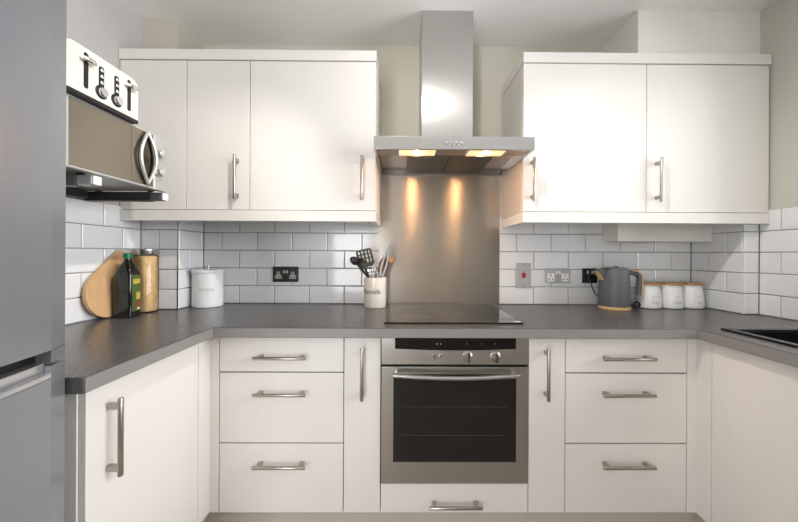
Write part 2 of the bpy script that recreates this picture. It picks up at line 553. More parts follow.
def trimrun(name, label, cat, z0, z1, x0, x1, ret, y0=1.556, dep=.05, grp=None, yb=YB - .013):
    mb = MB().box(x0, x1, y0, y0 + dep, z0, z1)
    xa, xb = (x1 - .022, x1) if ret > 0 else (x0, x0 + .022)
    mb.box(xa, xb, y0 + dep, yb, z0, z1)
    return tag(mb.build(name, 'cab', None, .0012), label, cat, grp)
trimrun('cornice', 'flat cream cornice strip along the top of the left wall cabinets', 'cornice', 2.1155, 2.164, XL + .002, -.1275, 1, grp='cornices')
trimrun('cornice', 'flat white cornice strip along the top of the right wall cabinets', 'cornice', 2.1155, 2.164, .571, 1.760, -1, grp='cornices')
trimrun('pelmet', 'flat cream pelmet strip under the left wall cabinets', 'pelmet', 1.353, 1.4035, XL + .002, -.1275, 1, grp='pelmets')
trimrun('pelmet', 'flat white pelmet strip under the right wall cabinets', 'pelmet', 1.353, 1.4035, .571, 1.760, -1, grp='pelmets')

# ---- base cabinets
BZ0, BZ1 = .150, .870
CY = FY + .0195                                       # carcass front
def drawers(x0, x1, hx, label):
    t = thing('drawer_cabinet', label, 'cabinet', ((x0 + x1) / 2, 1.6, BZ0), 'drawer cabinets')
    bx('body', 'gap', t, x0 + .001, x1 - .001, CY, YB - .02, BZ0, BZ1 - .001)
    for z0, z1, hz in ((.720, .869, .785), (.433, .718, .640), (BZ0, .431, .354)):
        d = front('drawer', t, x0, x1, z0, z1)
        handle(d, (hx, FY, hz), 'x', (0, -1, 0), .21)
def narrow(x0, x1, hx, label):
    t = thing('narrow_cabinet', label, 'cabinet', ((x0 + x1) / 2, 1.6, BZ0), 'narrow pull-out cabinets')
    bx('body', 'gap', t, x0 + .001, x1 - .001, CY, YB - .02, BZ0, BZ1 - .001)
    d = front('door', t, x0, x1, BZ0, .869)
    handle(d, (hx, FY, .722), 'z', (0, -1, 0), .21)
drawers(-.737, -.235, -.484, 'cream three-drawer base cabinet left of the oven, below the black double socket')
narrow(-.235, -.085, -.159, 'narrow cream base cabinet with tall door touching the oven\'s left side')
narrow(.515, .665, .582, 'narrow cream base cabinet with tall door touching the oven\'s right side')
drawers(.665, 1.163, .907, 'cream three-drawer base cabinet right of the oven, below the kettle')
t = thing('oven_housing', 'cream cabinet under the oven with one shallow bottom drawer', 'cabinet', (.215, 1.6, BZ0))
mb = MB().box(-.084, -.080, CY, YB - .02, BZ0, BZ1 - .001).box(.510, .514, CY, YB - .02, BZ0, BZ1 - .001)
mb.box(-.080, .510, CY, YB - .02, BZ0, .268)
mb.build('body', 'gap', t)
d = front('drawer', t, -.085, .515, BZ0, .270)
handle(d, (.217, FY, .195), 'x', (0, -1, 0), .212)

LX, RX = -.775, 1.20                                  # front faces of the side runs
t = thing('corner_base_cabinet', 'cream base cabinet beside the fridge with one tall-handled door facing right', 'cabinet', (-1.05, 1.05, BZ0))
bx('body', 'gap', t, XL + .01, LX - .0185, .812, 1.345, BZ0, BZ1 - .001)
bx('end_panel', 'cab', t, XL + .01, LX - .0185,   .806, .811, BZ0, BZ1 - .001, .001)
d = bx('door', 'cab', t, LX - .018, LX, .8100, 1.2545, BZ0 + .0015, .8675, .0016)
handle(d, (LX, .870, .714), 'z', (1, 0, 0), .207)
MB().prism([(LX - .018, 1.2565), (LX, 1.2565), (LX, FY), (-.7385, FY), (-.7385, FY + .018), (LX - .018, FY + .018)], 'z', BZ0 + .0015, .8675).build('corner_post', 'cab', t, .001)
t = thing('sink_base_cabinet', 'cream base cabinet under the black sink with plain door facing left', 'cabinet', (1.48, .96, BZ0))
bx('body', 'gap', t, RX + .0195, XR - .01, .661, 1.345, BZ0, .68)
d = bx('door', 'cab', t, RX, RX + .018, .6625, 1.2615, BZ0 + .0015, .8675, .0016)
handle(d, (RX, .71, .727), 'z', (-1, 0, 0), .207)
MB().prism([(1.1645, FY), (RX, FY), (RX, 1.2635), (RX + .018, 1.2635), (RX + .018, FY + .018), (1.1645, FY + .018)], 'z', BZ0 + .0015, .8675).build('corner_post', 'cab', t, .001)
t = thing('base_cabinet', 'cream base cabinet on the right run, nearest the camera', 'cabinet', (1.48, .36, BZ0))
bx('body', 'gap', t, RX + .0195, XR - .01, .06, .66, BZ0, .68)
d = bx('door', 'cab', t, RX, RX + .018, .0615, .6605, BZ0 + .0015, .8675, .0016)
handle(d, (RX, .11, .727), 'z', (-1, 0, 0), .207)
mb = MB().box(-.83, 1.25, 1.385, 1.401, 0, BZ0 - .001).box(-.832, -.816, .80, 1.384, 0, BZ0 - .001).box(1.238, 1.254, .06, 1.384, 0, BZ0 - .001)
tag(mb.build('plinth', 'plinth', None), 'low kickboard plinth under the base cabinets', 'plinth')

# ---- worktop (U shape with a cut-out for the sink)
SX0, SX1, SY0, SY1 = 1.245, 1.70, .42, 1.275
xs = [XL + .0045, -.737, 1.165, SX0 + .012, SX1 - .012, XR - .0045]
ys = [.06, SY0 + .012, .764, SY1 - .012, 1.281, YB - .0045]
def solid(i, j):
    xa, ya = (xs[i] + xs[i + 1]) / 2, (ys[j] + ys[j + 1]) / 2
    if ya > 1.281: return True
    if xa < -.737: return ya > .764
    if xa > 1.165: return not (SX0 < xa < SX1 and SY0 < ya < SY1)
    return False
bm = bmesh.new()
vc = {}
def gv(i, j, k):
    if (i, j, k) not in vc:
        vc[i, j, k] = bm.verts.new((xs[i], ys[j], (BZ1 + .0005, ZW)[k]))
    return vc[i, j, k]
nx, ny = len(xs) - 1, len(ys) - 1
full = lambda i, j: 0 <= i < nx and 0 <= j < ny and solid(i, j)
for i in range(nx):
    for j in range(ny):
        if not solid(i, j):
            continue
        for k in (0, 1):
            bm.faces.new([gv(i, j, k), gv(i + 1, j, k), gv(i + 1, j + 1, k), gv(i, j + 1, k)])
        for di, dj, a, b in ((-1, 0, (0, 0), (0, 1)), (1, 0, (1, 0), (1, 1)), (0, -1, (0, 0), (1, 0)), (0, 1, (0, 1), (1, 1))):
            if not full(i + di, j + dj):
                bm.faces.new([gv(i + a[0], j + a[1], 0), gv(i + b[0], j + b[1], 0), gv(i + b[0], j + b[1], 1), gv(i + a[0], j + a[1], 1)])
mb = MB(); mb.bm.free(); mb.bm = bm
wt = thing('worktop', 'dark grey laminate worktop running round three sides of the kitchen', 'worktop', (.2, 1.6, BZ1))
mb.build('top', 'worktop', wt, .003, 2)
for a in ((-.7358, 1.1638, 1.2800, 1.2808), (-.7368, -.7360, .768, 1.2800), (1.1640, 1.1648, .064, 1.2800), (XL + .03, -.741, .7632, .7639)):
    bx('edge_shading_strip', 'edge' if a[2] > .78 or a[1] - a[0] < .1 else 'worktop', wt, *a, BZ1 + .003, ZW - .0025)  # paler strips paint the light on front edges; near end keeps worktop tone
for x in (-.737, 1.165):                              # butt joints where the side runs meet the hob run
    s = 1 if x > 0 else -1
    bx('joint_strip', 'dark', wt, x - .0012 + s * .0012, x + .0012 + s * .0012, 1.2794, 1.2800, ZW - .036, ZW - .003)

# ------------------------------------------------------------------ cooker hood, splashback, hob, oven
tag(bx('splashback', 'splash', None, -.1372, .5620, YB - .006, YB - .0005, ZW + .0015, 1.652, .0008),
    'brushed stainless steel splashback panel behind the hob', 'splashback')
HY, HZ0, HZ1 = 1.412, 1.652, 1.708
t = thing('cooker_hood', 'stainless steel chimney cooker hood with two warm lamps', 'cooker hood', (.2225, 1.7, HZ0))
hx0, hx1 = -.1265, .5695
mb = MB()
mb.box(hx0, hx1, HY, HY + .012, HZ0, HZ1)                                  # front band
mb.box(hx0, hx0 + .012, HY + .012, YB - .006, HZ0, HZ1).box(hx1 - .012, hx1, HY + .012, YB - .006, HZ0, HZ1)
mb.box(hx0 + .012, hx1 - .012, YB - .03, YB - .006, HZ0, HZ1)
mb.box(hx0 + .012, hx1 - .012, HY + .012, YB - .03, HZ0 + .022, HZ1)
mb.build('canopy', 'steel_hood', t, .0012)
bx('rear_panel', 'filter', t, hx0 + .016, hx1 - .016, YB - .05, YB - .031, HZ0 + .004, HZ0 + .0215)
for a, b in ((.02, .218), (.226, .43)):
    fl = bx('filter', 'filter', t, a, b, HY + .135, YB - .055, HZ0 + .010, HZ0 + .0215, .001)
    bx('filter_catch', 'satin', fl, (a + b) / 2 - .02, (a + b) / 2 + .02, HY + .142, HY + .156, HZ0 + .006, HZ0 + .010)
bx('lamp_panel', 'steel', t, hx0 + .014, hx1 - .014, HY + .016, HY + .128, HZ0 + .012, HZ0 + .0215)
for cx in (.064, .374):
    lf = MB().box(cx - .086, cx + .086, HY + .026, HY + .030, HZ0 + .005, HZ0 + .012).box(cx - .086, cx + .086, HY + .116, HY + .120, HZ0 + .005, HZ0 + .012) \
        .box(cx - .086, cx - .082, HY + .03, HY + .116, HZ0 + .005, HZ0 + .012).box(cx + .082, cx + .086, HY + .03, HY + .116, HZ0 + .005, HZ0 + .012).build('lamp_frame', 'satin', t)
    bx('lamp_cover', 'lamp_glass', lf, cx - .082, cx + .082, HY + .03, HY + .116, HZ0 + .0085, HZ0 + .0118)
    MB().lathe([(0, 0), (.011, .0005), (.014, .003), (.014, .0045)], (cx + .002, HY + .072, HZ0 + .0040), 16).build('bulb', 'lamp_bulb', lf)
MB().box(.092, .346, 1.627, YB - .007, HZ1 + .0005, ZC - .001).build('chimney', 'steel_hood', t, .002)
for k in range(4):
    x = .186 + .0215 * k
    MB().lathe([(.0078, 0), (.0078, -.006), (.0062, -.0085), (0, -.0085)], (x, HY - .0002, (HZ0 + HZ1) / 2), 16, 'y').build('button', 'chrome', t)

t = thing('hob', 'black glass ceramic hob set in the worktop above the oven', 'hob', (.2155, 1.62, ZW))
hb = MB().box(-.075, .506, 1.361, 1.865, ZW + .0008, ZW + .0065).build('glass', 'black_glass', t, .002)
for cx, cy, r in ((.06, 1.49, .09), (.36, 1.50, .075), (.07, 1.74, .075), (.36, 1.74, .09)):
    ring = [(cx + r * math.cos(2 * PI * i / 40), cy + r * math.sin(2 * PI * i / 40), ZW + .00645) for i in range(41)]
    MB().tube(ring, .0005, 4).build('zone_ring', 'dark', hb)
MB().box(.40, .472, 1.372, 1.3735, ZW + .0065, ZW + .0067).box(.40, .472, 1.402, 1.4035, ZW + .0065, ZW + .0067).build('control_mark', 'grey_insert', hb)
bx('corner_sticker', 'white_plastic', hb, .474, .500, 1.372, 1.395, ZW + .0065, ZW + .0072)

OY = 1.322
t = thing('oven', 'built-in stainless steel electric oven with dark glass door', 'oven', (.215, 1.6, .274))
ox0, ox1 = -.0825, .5125
bx('body', 'bracket_dark', t, -.078, .508, OY + .024, 1.85, .276, .862)
cp = bx('control_panel', 'steel', t, ox0, ox1, OY, OY + .022, .754, .8675, .002)
n = 14
arc = [(-.028 + (.460 + .028) * i / n, .818 - .006 * math.sin(PI * i / n)) for i in range(n + 1)]
MB().prism(arc + [(.460, .8665), (-.028, .8665)], 'y', OY - .0012, OY + .001).build('display_strip', 'black_glass', cp)
for x, z in ((.140, .838), (.156, .838)):
    MB().lathe([(.0016, -.0018), (.0020, -.0015)], (x, OY, z), 10, 'y').build('indicator', 'led', cp)
for x in (.262, .322, .375):
    bx('panel_mark', 'grey_insert', cp, x - .001, x + .001, OY - .0016, OY - .0011, .836, .842)
for x in (.131, .159):
    MB().lathe([(.0085, 0), (.0085, -.012), (.0065, -.015), (0, -.015)], (x, OY, .787), 18, 'y').build('push_knob', 'satin', cp)
for x in (.266, .378):
    kn = MB().lathe([(.021, 0), (.021, -.003), (.016, -.006), (.015, -.020), (.012, -.023), (0, -.023)], (x, OY, .787), 24, 'y').build('dial', 'handle', cp)
    bx('grip', 'dark', kn, x - .0045, x + .0035, OY - .031, OY - .020, .770, .804, .002)
bx('door_gap', 'black', t, ox0 + .003, ox1 - .003, OY + .016, OY + .022, .7485, .7535)
dr = bx('door', 'steel', t, ox0, ox1, OY, OY + .022, .275, .7455, .002)
gl = bx('window', 'black_glass', dr, -.034, .462, OY - .0012, OY + .001, .362, .716, .0005)
MB().box(-.004, .432, OY - .0016, OY - .0011, .396, .690).build('inner_window', 'oven_in', dr)
for z in (.47, .585):
    MB().tube([(.0, OY - .0018, z), (.428, OY - .0018, z)], .0011, 6).build('rack_line', 'dark', dr)
hp = [(-.034 + .496 * i / 16, OY - .038 - .008 * math.sin(PI * i / 16), .724 - .008 * math.sin(PI * i / 16)) for i in range(17)]
MB().tube(hp, .0098, 12, flat=(1, .9)).build('handle', 'satin', dr)
for x in (-.020, .448):
    MB().tube([(x, OY + .001, .724), (x, OY - .037, .723)], .0075, 10).build('handle_post', 'satin', dr)

# ------------------------------------------------------------------ sink
t = thing('sink', 'black composite inset sink in the right-hand worktop', 'sink', (1.47, .85, ZW))
mb = MB()
z0, z1 = ZW + .0006, ZW + .0075
mb.box(SX0, SX0 + .028, SY0, SY1, z0, z1).box(SX1 - .06, SX1, SY0, SY1, z0, z1)
mb.box(SX0 + .028, SX1 - .06, SY1 - .03, SY1, z0, z1).box(SX0 + .028, SX1 - .06, SY0, SY0 + .03, z0, z1)
mb.box(SX0 + .028, SX1 - .06, .79, .83, z0 - .004, z1 - .002)
mb.build('rim', 'sink', t, .002)
for a, b, dz in ((.832, SY1 - .032, .17), (SY0 + .032, .788, .02)):
    x0, x1 = SX0 + .030, SX1 - .062
    mb = MB()
    zt = z0 - .0012
    mb.box(x0, x1, a, b, zt - dz - .006, zt - dz)
    mb.box(x0 - .004, x0, a, b, zt - dz, zt).box(x1, x1 + .004, a, b, zt - dz, zt)
    mb.box(x0, x1, a, a + .004, zt - dz, zt).box(x0, x1, b - .004, b, zt - dz, zt)
    o = mb.build('bowl' if dz > .1 else 'drainer', 'sink', t)
    if dz > .1:
        MB().lathe([(.042, 0), (.042, .003), (.030, .004), (.012, .001), (0, .001)], ((x0 + x1) / 2, (a + b) / 2, zt - dz + .0005), 24).build('waste', 'satin', o)

# ------------------------------------------------------------------ fridge freezer (bow-fronted doors facing +X)
t = thing('fridge_freezer', 'tall silver-grey fridge freezer with bow-fronted doors at the left edge', 'fridge', (-1.05, .46, 0))
fy0, fy1 = .155, .757
bx('body', 'fridge_body', t, XL + .02, -.842, fy0 + .006, fy1 - .012, .03, 1.772, .004)
for x in (XL + .08, -.90):
    for y in (fy0 + .06, fy1 - .06):
        MB().lathe([(.02, 0), (.02, .0305)], (x, y, 0), 12).build('foot', 'black', t)
FB = .053                                             # width of the angled edge strip of the doors
def bow(xe, inset=0.0, strips=True):
    """plan outline of a bowed door: xe = X at the far and near edge"""
    pts = [(-.838, fy1 - .003), (xe - .006, fy1), (xe - .002, fy1 - .001), (xe, fy1 - .004)] if strips else [(-.838, fy1 - FB)]
    ya, yb = fy1 - FB, fy0 + FB
    for i in range(15):
        s = i / 14
        pts.append((xe + .0215 + .028 * 4 * s * (1 - s) - inset, ya + (yb - ya) * s))
    pts += [(xe, fy0 + .004), (xe - .004, fy0), (-.838, fy0 + .003)] if strips else [(-.838, fy0 + FB)]
    return pts
def strip(xe, near):
    q = [(-.838, fy1 - .003), (xe - .006, fy1), (xe - .002, fy1 - .001), (xe, fy1 - .004), (xe + .0215, fy1 - FB), (-.838, fy1 - FB)]
    return [(x, fy0 + fy1 - y) for x, y in q] if near else q
xe = -.7690
du = MB().prism(bow(xe), 'z', .9905, 1.786).build('upper_door', 'fridge', t, .002, ang=7)
dl = MB().prism(bow(xe), 'z', .055, .9315).build('lower_door', 'fridge', t, .002, ang=7)
# grip zone between the doors: angled end caps, dark recess above a silver lip
for nr in (False, True):
    MB().prism(strip(xe, nr), 'z', .9630, .9900).build('grip_cap', 'fridge_body', du, .001)
    MB().prism(strip(xe, nr), 'z', .9320, .9570).build('grip_cap', 'fridge', dl, .001)
MB().prism(bow(xe, .034, False), 'z', .9450, .9900).build('grip_recess', 'black', t)
MB().prism(bow(xe, .014, False), 'z', .9452, .9640).build('grip_step', 'fridge_lip', dl, .002)
MB().prism(bow(xe, -.002, False), 'z', .9320, .9450).build('grip_lip', 'fridge_lip', dl, .003)
bx('hinge_cover', 'dark', t, -.90, -.80, fy1 - .07, fy1 - .010, 1.7725, 1.7855, .002)

# ------------------------------------------------------------------ microwave on wall brackets, toaster on top
for y, lab in ((1.085, 'grey microwave wall bracket arm nearest the fridge, under the microwave'), (1.395, 'dark microwave wall bracket arm farther from the fridge, under the microwave')):
    t = thing('microwave_bracket', lab, 'bracket', (XL + .01, y, 1.42), 'microwave brackets')
    near = y < 1.2
    bx('wall_plate', 'bracket_dark', t, XL + .0002, XL + .014, y - .03, y + .03, 1.421, 1.455, .001)
    bx('arm', 'bracket_grey' if near else 'bracket_dark', t, XL + .0142, -1.062, y - .016, y + .016, 1.417, 1.455, .002)
    bx('arm_tip', 'mw_silver' if near else 'bracket_grey', t, -1.0615, -1.010, y - .0145, y + .0145, 1.419, 1.453, .006, 3)
    if not near:
        bx('wall_rail', 'bracket_dark', t, XL + .0110, XL + .045, 1.118, y - .031, 1.4215, 1.4545, .002)
    bx('end_stop', 'white_plastic', t, -1.0095, -1.002, y - .0145, y + .0145, 1.421, 1.450, .003)

MX, MY0, MY1, MZ0, MZ1 = -1.0, .965, 1.398, 1.459, 1.675
t = thing('microwave', 'silver microwave oven with mirrored door on brackets beside the fridge', 'microwave', (-1.16, 1.18, 1.456))
bx('body', 'mw_silver', t, XL + .02, MX - .021, MY0 + .004, MY1 - .004, MZ0, MZ1 - .002, .004)
for x in (XL + .07, -1.06):
    for y in (1.085, 1.395 - .012):
        MB().lathe([(.011, 0), (.013, .0032)], (x, y, 1.4556), 12).build('foot', 'black', t)
dr = bx('door', 'mw_silver', t, MX - .020, MX, MY0, 1.324, MZ0 - .004, MZ1, .004, 3)
bx('mirror_window', 'mw_mirror', dr, MX - .001, MX + .0016, MY0 + .022, 1.212, MZ0 + .004, MZ1 - .006, .001)
bx('mirror_border', 'mw_mirror', dr, MX - .001, MX + .0014, 1.2135, 1.318, MZ0 + .004, MZ1 - .006, .001)
# almond-shaped handle: two bowed rails around a mirrored recess
zc, hh, yc = 1.569, .100, 1.283
def almond(w, s, n=12):
    return [(yc + w * math.cos(PI / 2 * (i / n * 2 - 1)) * s, zc + hh * (i / n * 2 - 1)) for i in range(n + 1)]
fr_ = almond(.040, -1)
bk = almond(.036, 1)
for pts in (fr_, bk):
    MB().tube([(MX + .0080 + .006 * math.sin(PI * i / 12), p[0], p[1]) for i, p in enumerate(pts)], .0062, 10, flat=(1.0, 1.0)).build('handle_rail', 'mw_silver', dr)
MB().prism([(a, b) for a, b in fr_] + [(a, b) for a, b in bk[::-1][1:-1]], 'x', MX + .0015, MX + .0035).build('handle_recess', 'mw_dark', dr)
cpn = bx('control_panel', 'mw_silver', t, MX - .020, MX, 1.3255, MY1, MZ0 - .004, MZ1, .004, 3)
for z in (1.602, 1.527):
    kn = MB().lathe([(.0175, 0), (.0175, .004), (.0150, .006), (.0140, .020), (.012, .022), (0, .022)], (MX + .0003, 1.3450, z), 24, 'x').build('dial', 'mw_silver', cpn)
    bx('pointer', 'white_plastic', kn, MX + .0215, MX + .0240, 1.3435, 1.3465, z, z + .014)
    for k in range(7):
        a = PI * (-.15 + 1.3 * k / 6)
        MB().box(MX + .0001, MX + .0006, 1.3450 + .0215 * math.cos(a) - .0008, 1.3450 + .0215 * math.cos(a) + .0008, z + .025 * math.sin(a) - .0008, z + .025 * math.sin(a) + .0008).build('dial_mark', 'dark', cpn)

TX, TY0, TY1, TZ = -.982, .952, 1.224, MZ1 + .0005
t = thing('toaster', 'cream four-slot toaster with chrome levers on top of the microwave', 'toaster', (-1.1, 1.09, TZ))
prof = rrect(TY0, TY1, TZ + .014, TZ + .158, .030, 7)
prof = [(y, z) for y, z in rrect(TY0, TY1, TZ + .0125, TZ + .158, .034, 8)]
prof = [(y, max(z, TZ + .0125)) if z > TZ + .05 else ((TY0 if y < 1.09 else TY1), TZ + .0125) for y, z in prof]
seen = []
for q in prof:
    if not seen or (abs(q[0] - seen[-1][0]) + abs(q[1] - seen[-1][1])) > 1e-5:
        seen.append(q)
if (abs(seen[0][0] - seen[-1][0]) + abs(seen[0][1] - seen[-1][1])) < 1e-5:
    seen.pop()
MB().prism(seen, 'x', -1.215, TX).build('body', 'toaster', t, .004, 3)
bx('base', 'black', t, -1.212, TX + .0015, TY0 + .002, TY1 - .002, TZ, TZ + .0122, .002)
for y in (TY0 + .045, TY1 - .045 - .065):
    for x in (-1.185, -1.115):
        bx('bread_slot', 'black', t, x, x + .03, y - .02, y + .10, TZ + .1572, TZ + .1586)
for y in (1.021, 1.181):
    sl = MB().prism(rrect(y - .0075, y + .0075, TZ + .032, TZ + .142, .006), 'x', TX - .002, TX + .001).build('lever_slot', 'black', t)
    MB().tube([(TX + .0015, y, TZ + .118), (TX + .008, y, TZ + .117)], .0045, 8).build('lever_stem', 'chrome', sl)
    MB().tube([(TX + .010, y - .022, TZ + .118), (TX + .013, y - .012, TZ + .117), (TX + .014, y, TZ + .117), (TX + .013, y + .012, TZ + .117), (TX + .010, y + .022, TZ + .118)],
              [.005, .0085, .009, .0085, .005], 10).build('lever', 'chrome', sl)
for y in (1.073, 1.130):
    pl = MB().prism(rrect(y - .0095, y + .0095, TZ + .052, TZ + .128, .007), 'x', TX - .002, TX + .0012).build('control_strip', 'black', t)
    for k in range(3):
        MB().lathe([(.0062, 0), (.0062, .003), (.004, .0045), (0, .0045)], (TX + .001, y, TZ + .076 + .020 * k), 16, 'x').build('button', 'chrome', pl)
    rg = MB().lathe([(.0215, 0), (.0215, .002), (.0195, .003), (0, .003)], (TX - .0004, y, TZ + .045), 24, 'x').build('dial_ring', 'black', t)
    MB().lathe([(.0145, .002), (.0145, .010), (.013, .013), (0, .013)], (TX, y, TZ + .045), 24, 'x').build('dial', 'chrome', rg)
MB().prism([(1.0985, TZ + .112), (1.1045, TZ + .112), (1.1015, TZ + .119)], 'x', TX - .001, TX + .0006).build('emblem', 'faint', t)

# ------------------------------------------------------------------ left-hand worktop items
# teardrop chopping board leaning on the left wall
def teardrop(cy, cz, r, tip, n=28, tr=.024):
    """outline in (y,z): big circle centre (cy,cz), small tip circle"""
    d = math.hypot(tip[0] - cy, tip[1] - cz)
    a = math.atan2(tip[1] - cz, tip[0] - cy)
    b = math.acos((r - tr) / d)
    pts = []
    for i in range(n + 1):
        q = a + b + (2 * PI - 2 * b) * i / n
        pts.append((cy + r * math.cos(q), cz + r * math.sin(q)))
    for i in range(9):
        q = a - b + 2 * b * i / 8
        pts.append((tip[0] + tr * math.cos(q), tip[1] + tr * math.sin(q)))
    return pts
mb = MB().prism(teardrop(0, .106, .1045, (.078, .276)), 'x', 0, .018)
mb.xform(Matrix.Translation((XL + .0345, 1.462, ZW + .0012)) @ Matrix.Rotation(math.radians(-4.2), 4, 'Y'))
tag(mb.build('chopping_board', 'wood', None, .003, 2), 'teardrop-shaped wooden chopping board leaning against the left tiled wall', 'chopping board')

# olive oil bottle: square, shouldered, green cap
c = (-1.238, 1.487)
def sq_loft(levels, c, rot, n=6):
    mb = MB()
    rings = []
    for h, half, rad in levels:
        ring = [mb.bm.verts.new((c[0] + x, c[1] + y, ZW + .001 + h)) for x, y in rrect(-half, half, -half, half, min(rad, half * .999), n)]
        rings.append(ring)
    for a, b in zip(rings, rings[1:]):
        m = len(a)
        for i in range(m):
            mb.bm.faces.new((a[i], a[(i + 1) % m], b[(i + 1) % m], b[i]))
    mb.bm.faces.new(rings[0]); mb.bm.faces.new(rings[-1])
    return mb.rotz(rot, (c[0], c[1], 0))
rot = math.radians(96)
t = thing('oil_bottle', 'dark green square olive oil bottle with green cap and olive label', 'bottle', (c[0], c[1], ZW + .001))
sq_loft([(0, .0325, .008), (.003, .0355, .010), (.185, .0355, .010), (.205, .034, .014), (.222, .029, .020), (.238, .022, .018), (.250, .0155, .0154), (.262, .0145, .0144)], c, rot).build('bottle_body', 'oil_glass', t)
MB().lathe([(.0175, .2625), (.0178, .264), (.0178, .283), (.016, .287), (0, .287)], (c[0], c[1], ZW + .001), 24).build('cap', 'green_cap', t)
lb = MB().box(c[0] - .027, c[0] + .027, c[1] - .0368, c[1] - .0357, ZW + .028, ZW + .188).rotz(rot, (c[0], c[1], 0)).build('label', 'oil_label', t)
for m, x0, x1, z0, z1 in (('label_gold', -.022, .022, .150, .172), ('label_gold', -.002, .024, .080, .112), ('label_red', .004, .022, .044, .068), ('label_cream', .004, .022, .034, .042)):
    MB().box(c[0] + x0, c[0] + x1, c[1] - .0373, c[1] - .0367, ZW + z0, ZW + z1).rotz(rot, (c[0], c[1], 0)).build('print_patch', m, lb)

# pasta jar
c = (-1.262, 1.620, ZW + .001)
t = thing('storage_jar', 'tall clear glass storage jar of pasta with steel lid', 'jar', c)
MB().lathe([(.050, 0), (.0535, .004), (.0535, .272), (.050, .280)], c, 36).build('glass', 'jar_glass', t)
MB().lathe([(.047, .0045), (.0505, .008), (.0505, .268), (.045, .274), (0, .276)], c, 30).build('pasta', 'pasta', t)
MB().lathe([(.0545, .2805), (.0555, .282), (.0555, .306), (.053, .309), (0, .309)], c, 36).build('lid', 'satin', t)

# white enamel canister
c = (-1.062, 1.800, ZW + .001)
t = thing('canister', 'white lidded canister in the corner below the left wall cabinets', 'canister', c)
MB().lathe([(.073, 0), (.0755, .003), (.0748, .178)], c, 40).build('can', 'enamel', t)
ld = MB().lathe([(.0765, .1785), (.0775, .180), (.0775, .195), (.071, .200), (0, .202)], c, 40).build('lid', 'enamel', t)
MB().lathe([(.006, .2025), (.006, .208), (.010, .212), (.009, .219), (0, .221)], c, 16).build('knob', 'satin', ld)
wrap(text_mb('onions', .028), c, .0755, -PI / 2 + .42, ZW + .098).build('lettering', 'faint', t, smooth=False)

# utensil pot and utensils
pc = (-.149, 1.800, ZW + .001)
t = thing('utensil_pot', 'cream ceramic pot lettered Utensils, left of the hob', 'pot', pc)
MB().lathe([(0, .006), (.052, .006), (.0555, .010), (.0565, .160), (.0585, .162), (.0610, .160), (.0605, .004), (.058, 0), (0, 0)], pc, 40).build('pot_body', 'ceramic', t)
wrap(text_mb('Utensils', .036), pc, .0606, -PI / 2 - .40, ZW + .088).build('lettering', 'ink', t, smooth=False)

def seat(deg):
    """foot and rim point of a utensil that stands in its own sector of the pot"""
    a = math.radians(deg)
    return (Vector((pc[0] + .032 * math.cos(a), pc[1] + .032 * math.sin(a), ZW + .0135)),
            Vector((pc[0] + .043 * math.cos(a), pc[1] + .043 * math.sin(a), ZW + .164)))
G = 'utensils in the pot'
def oval(r, dpt):
    return MB().lathe([(0, -dpt), (r * .65, -dpt * .7), (r, 0), (r * .86, .001), (r * .55, -dpt * .45), (0, -dpt * .62)], (0, 0, 0), 20)
# slotted turner
b0, rm = seat(168); b1 = Vector((-.192, 1.800, 1.140))
t = thing('slotted_turner', 'olive-black slotted turner with a square perforated head in the utensil pot', 'utensil', b0, G)
MB().tube([b0, rm, b1], [.0055, .0055, .005], 8).build('shaft', 'olive_nylon', t)
mb = MB()
W = .043
for x0, x1, e, f in ((-W + .008, W - .008, -.014, -.006), (-W, W, -.006, .008), (-W + .003, W - .003, .074, .083), (-W, -W + .011, .008, .074), (W - .011, W, .008, .074), (-.024, -.015, .008, .074), (-.0045, .0045, .008, .074), (.015, .024, .008, .074), (-W + .011, W - .011, .030, .036), (-W + .011, W - .011, .052, .058)):
    mb.box(x0, x1, -.0018, .0018, e, f)
mb.xform(Matrix.Translation(b1 + Vector((-.003, -.008, .004))) @ Matrix.Rotation(math.radians(-13), 4, 'Y') @ Matrix.Rotation(math.radians(8), 4, 'X'))
mb.build('head', 'olive_nylon', t)
# black ladle
b0, rm = seat(215); b1 = Vector((-.254, 1.752, 1.158))
t = thing('ladle', 'black nylon ladle leaning left out of the utensil pot', 'utensil', b0, G)
MB().tube([b0, rm, rm.lerp(b1, .5), b1], [.0055, .0065, .0075, .005], 8).build('shaft', 'nylon', t)
mb = MB().lathe([(0, -.026), (.018, -.022), (.030, -.010), (.034, .004), (.031, .004), (.027, -.008), (.016, -.019), (0, -.022)], (0, 0, 0), 24)
mb.xform(Matrix.Translation(b1 + Vector((.004, -.006, .006))) @ Matrix.Rotation(math.radians(20), 4, 'Y') @ Matrix.Rotation(math.radians(30), 4, 'X') @ Matrix.Scale(.9, 4))
mb.build('bowl', 'nylon', t)
# black serving spoon
b0, rm = seat(150); b1 = Vector((-.212, 1.846, 1.122))
t = thing('serving_spoon', 'black serving spoon with a long oval bowl behind the ladle in the pot', 'utensil', b0, G)
MB().tube([b0, rm, b1], .0055, 8).build('shaft', 'nylon', t)
oval(.022, .009).xform(Matrix.Translation(b1 + Vector((-.016, 0, .024))) @ Matrix.Rotation(math.radians(-34), 4, 'Y') @ Matrix.Scale(1.5, 4, (0, 0, 1)) @ Matrix.Rotation(PI / 2, 4, 'X')).build('bowl', 'nylon', t)
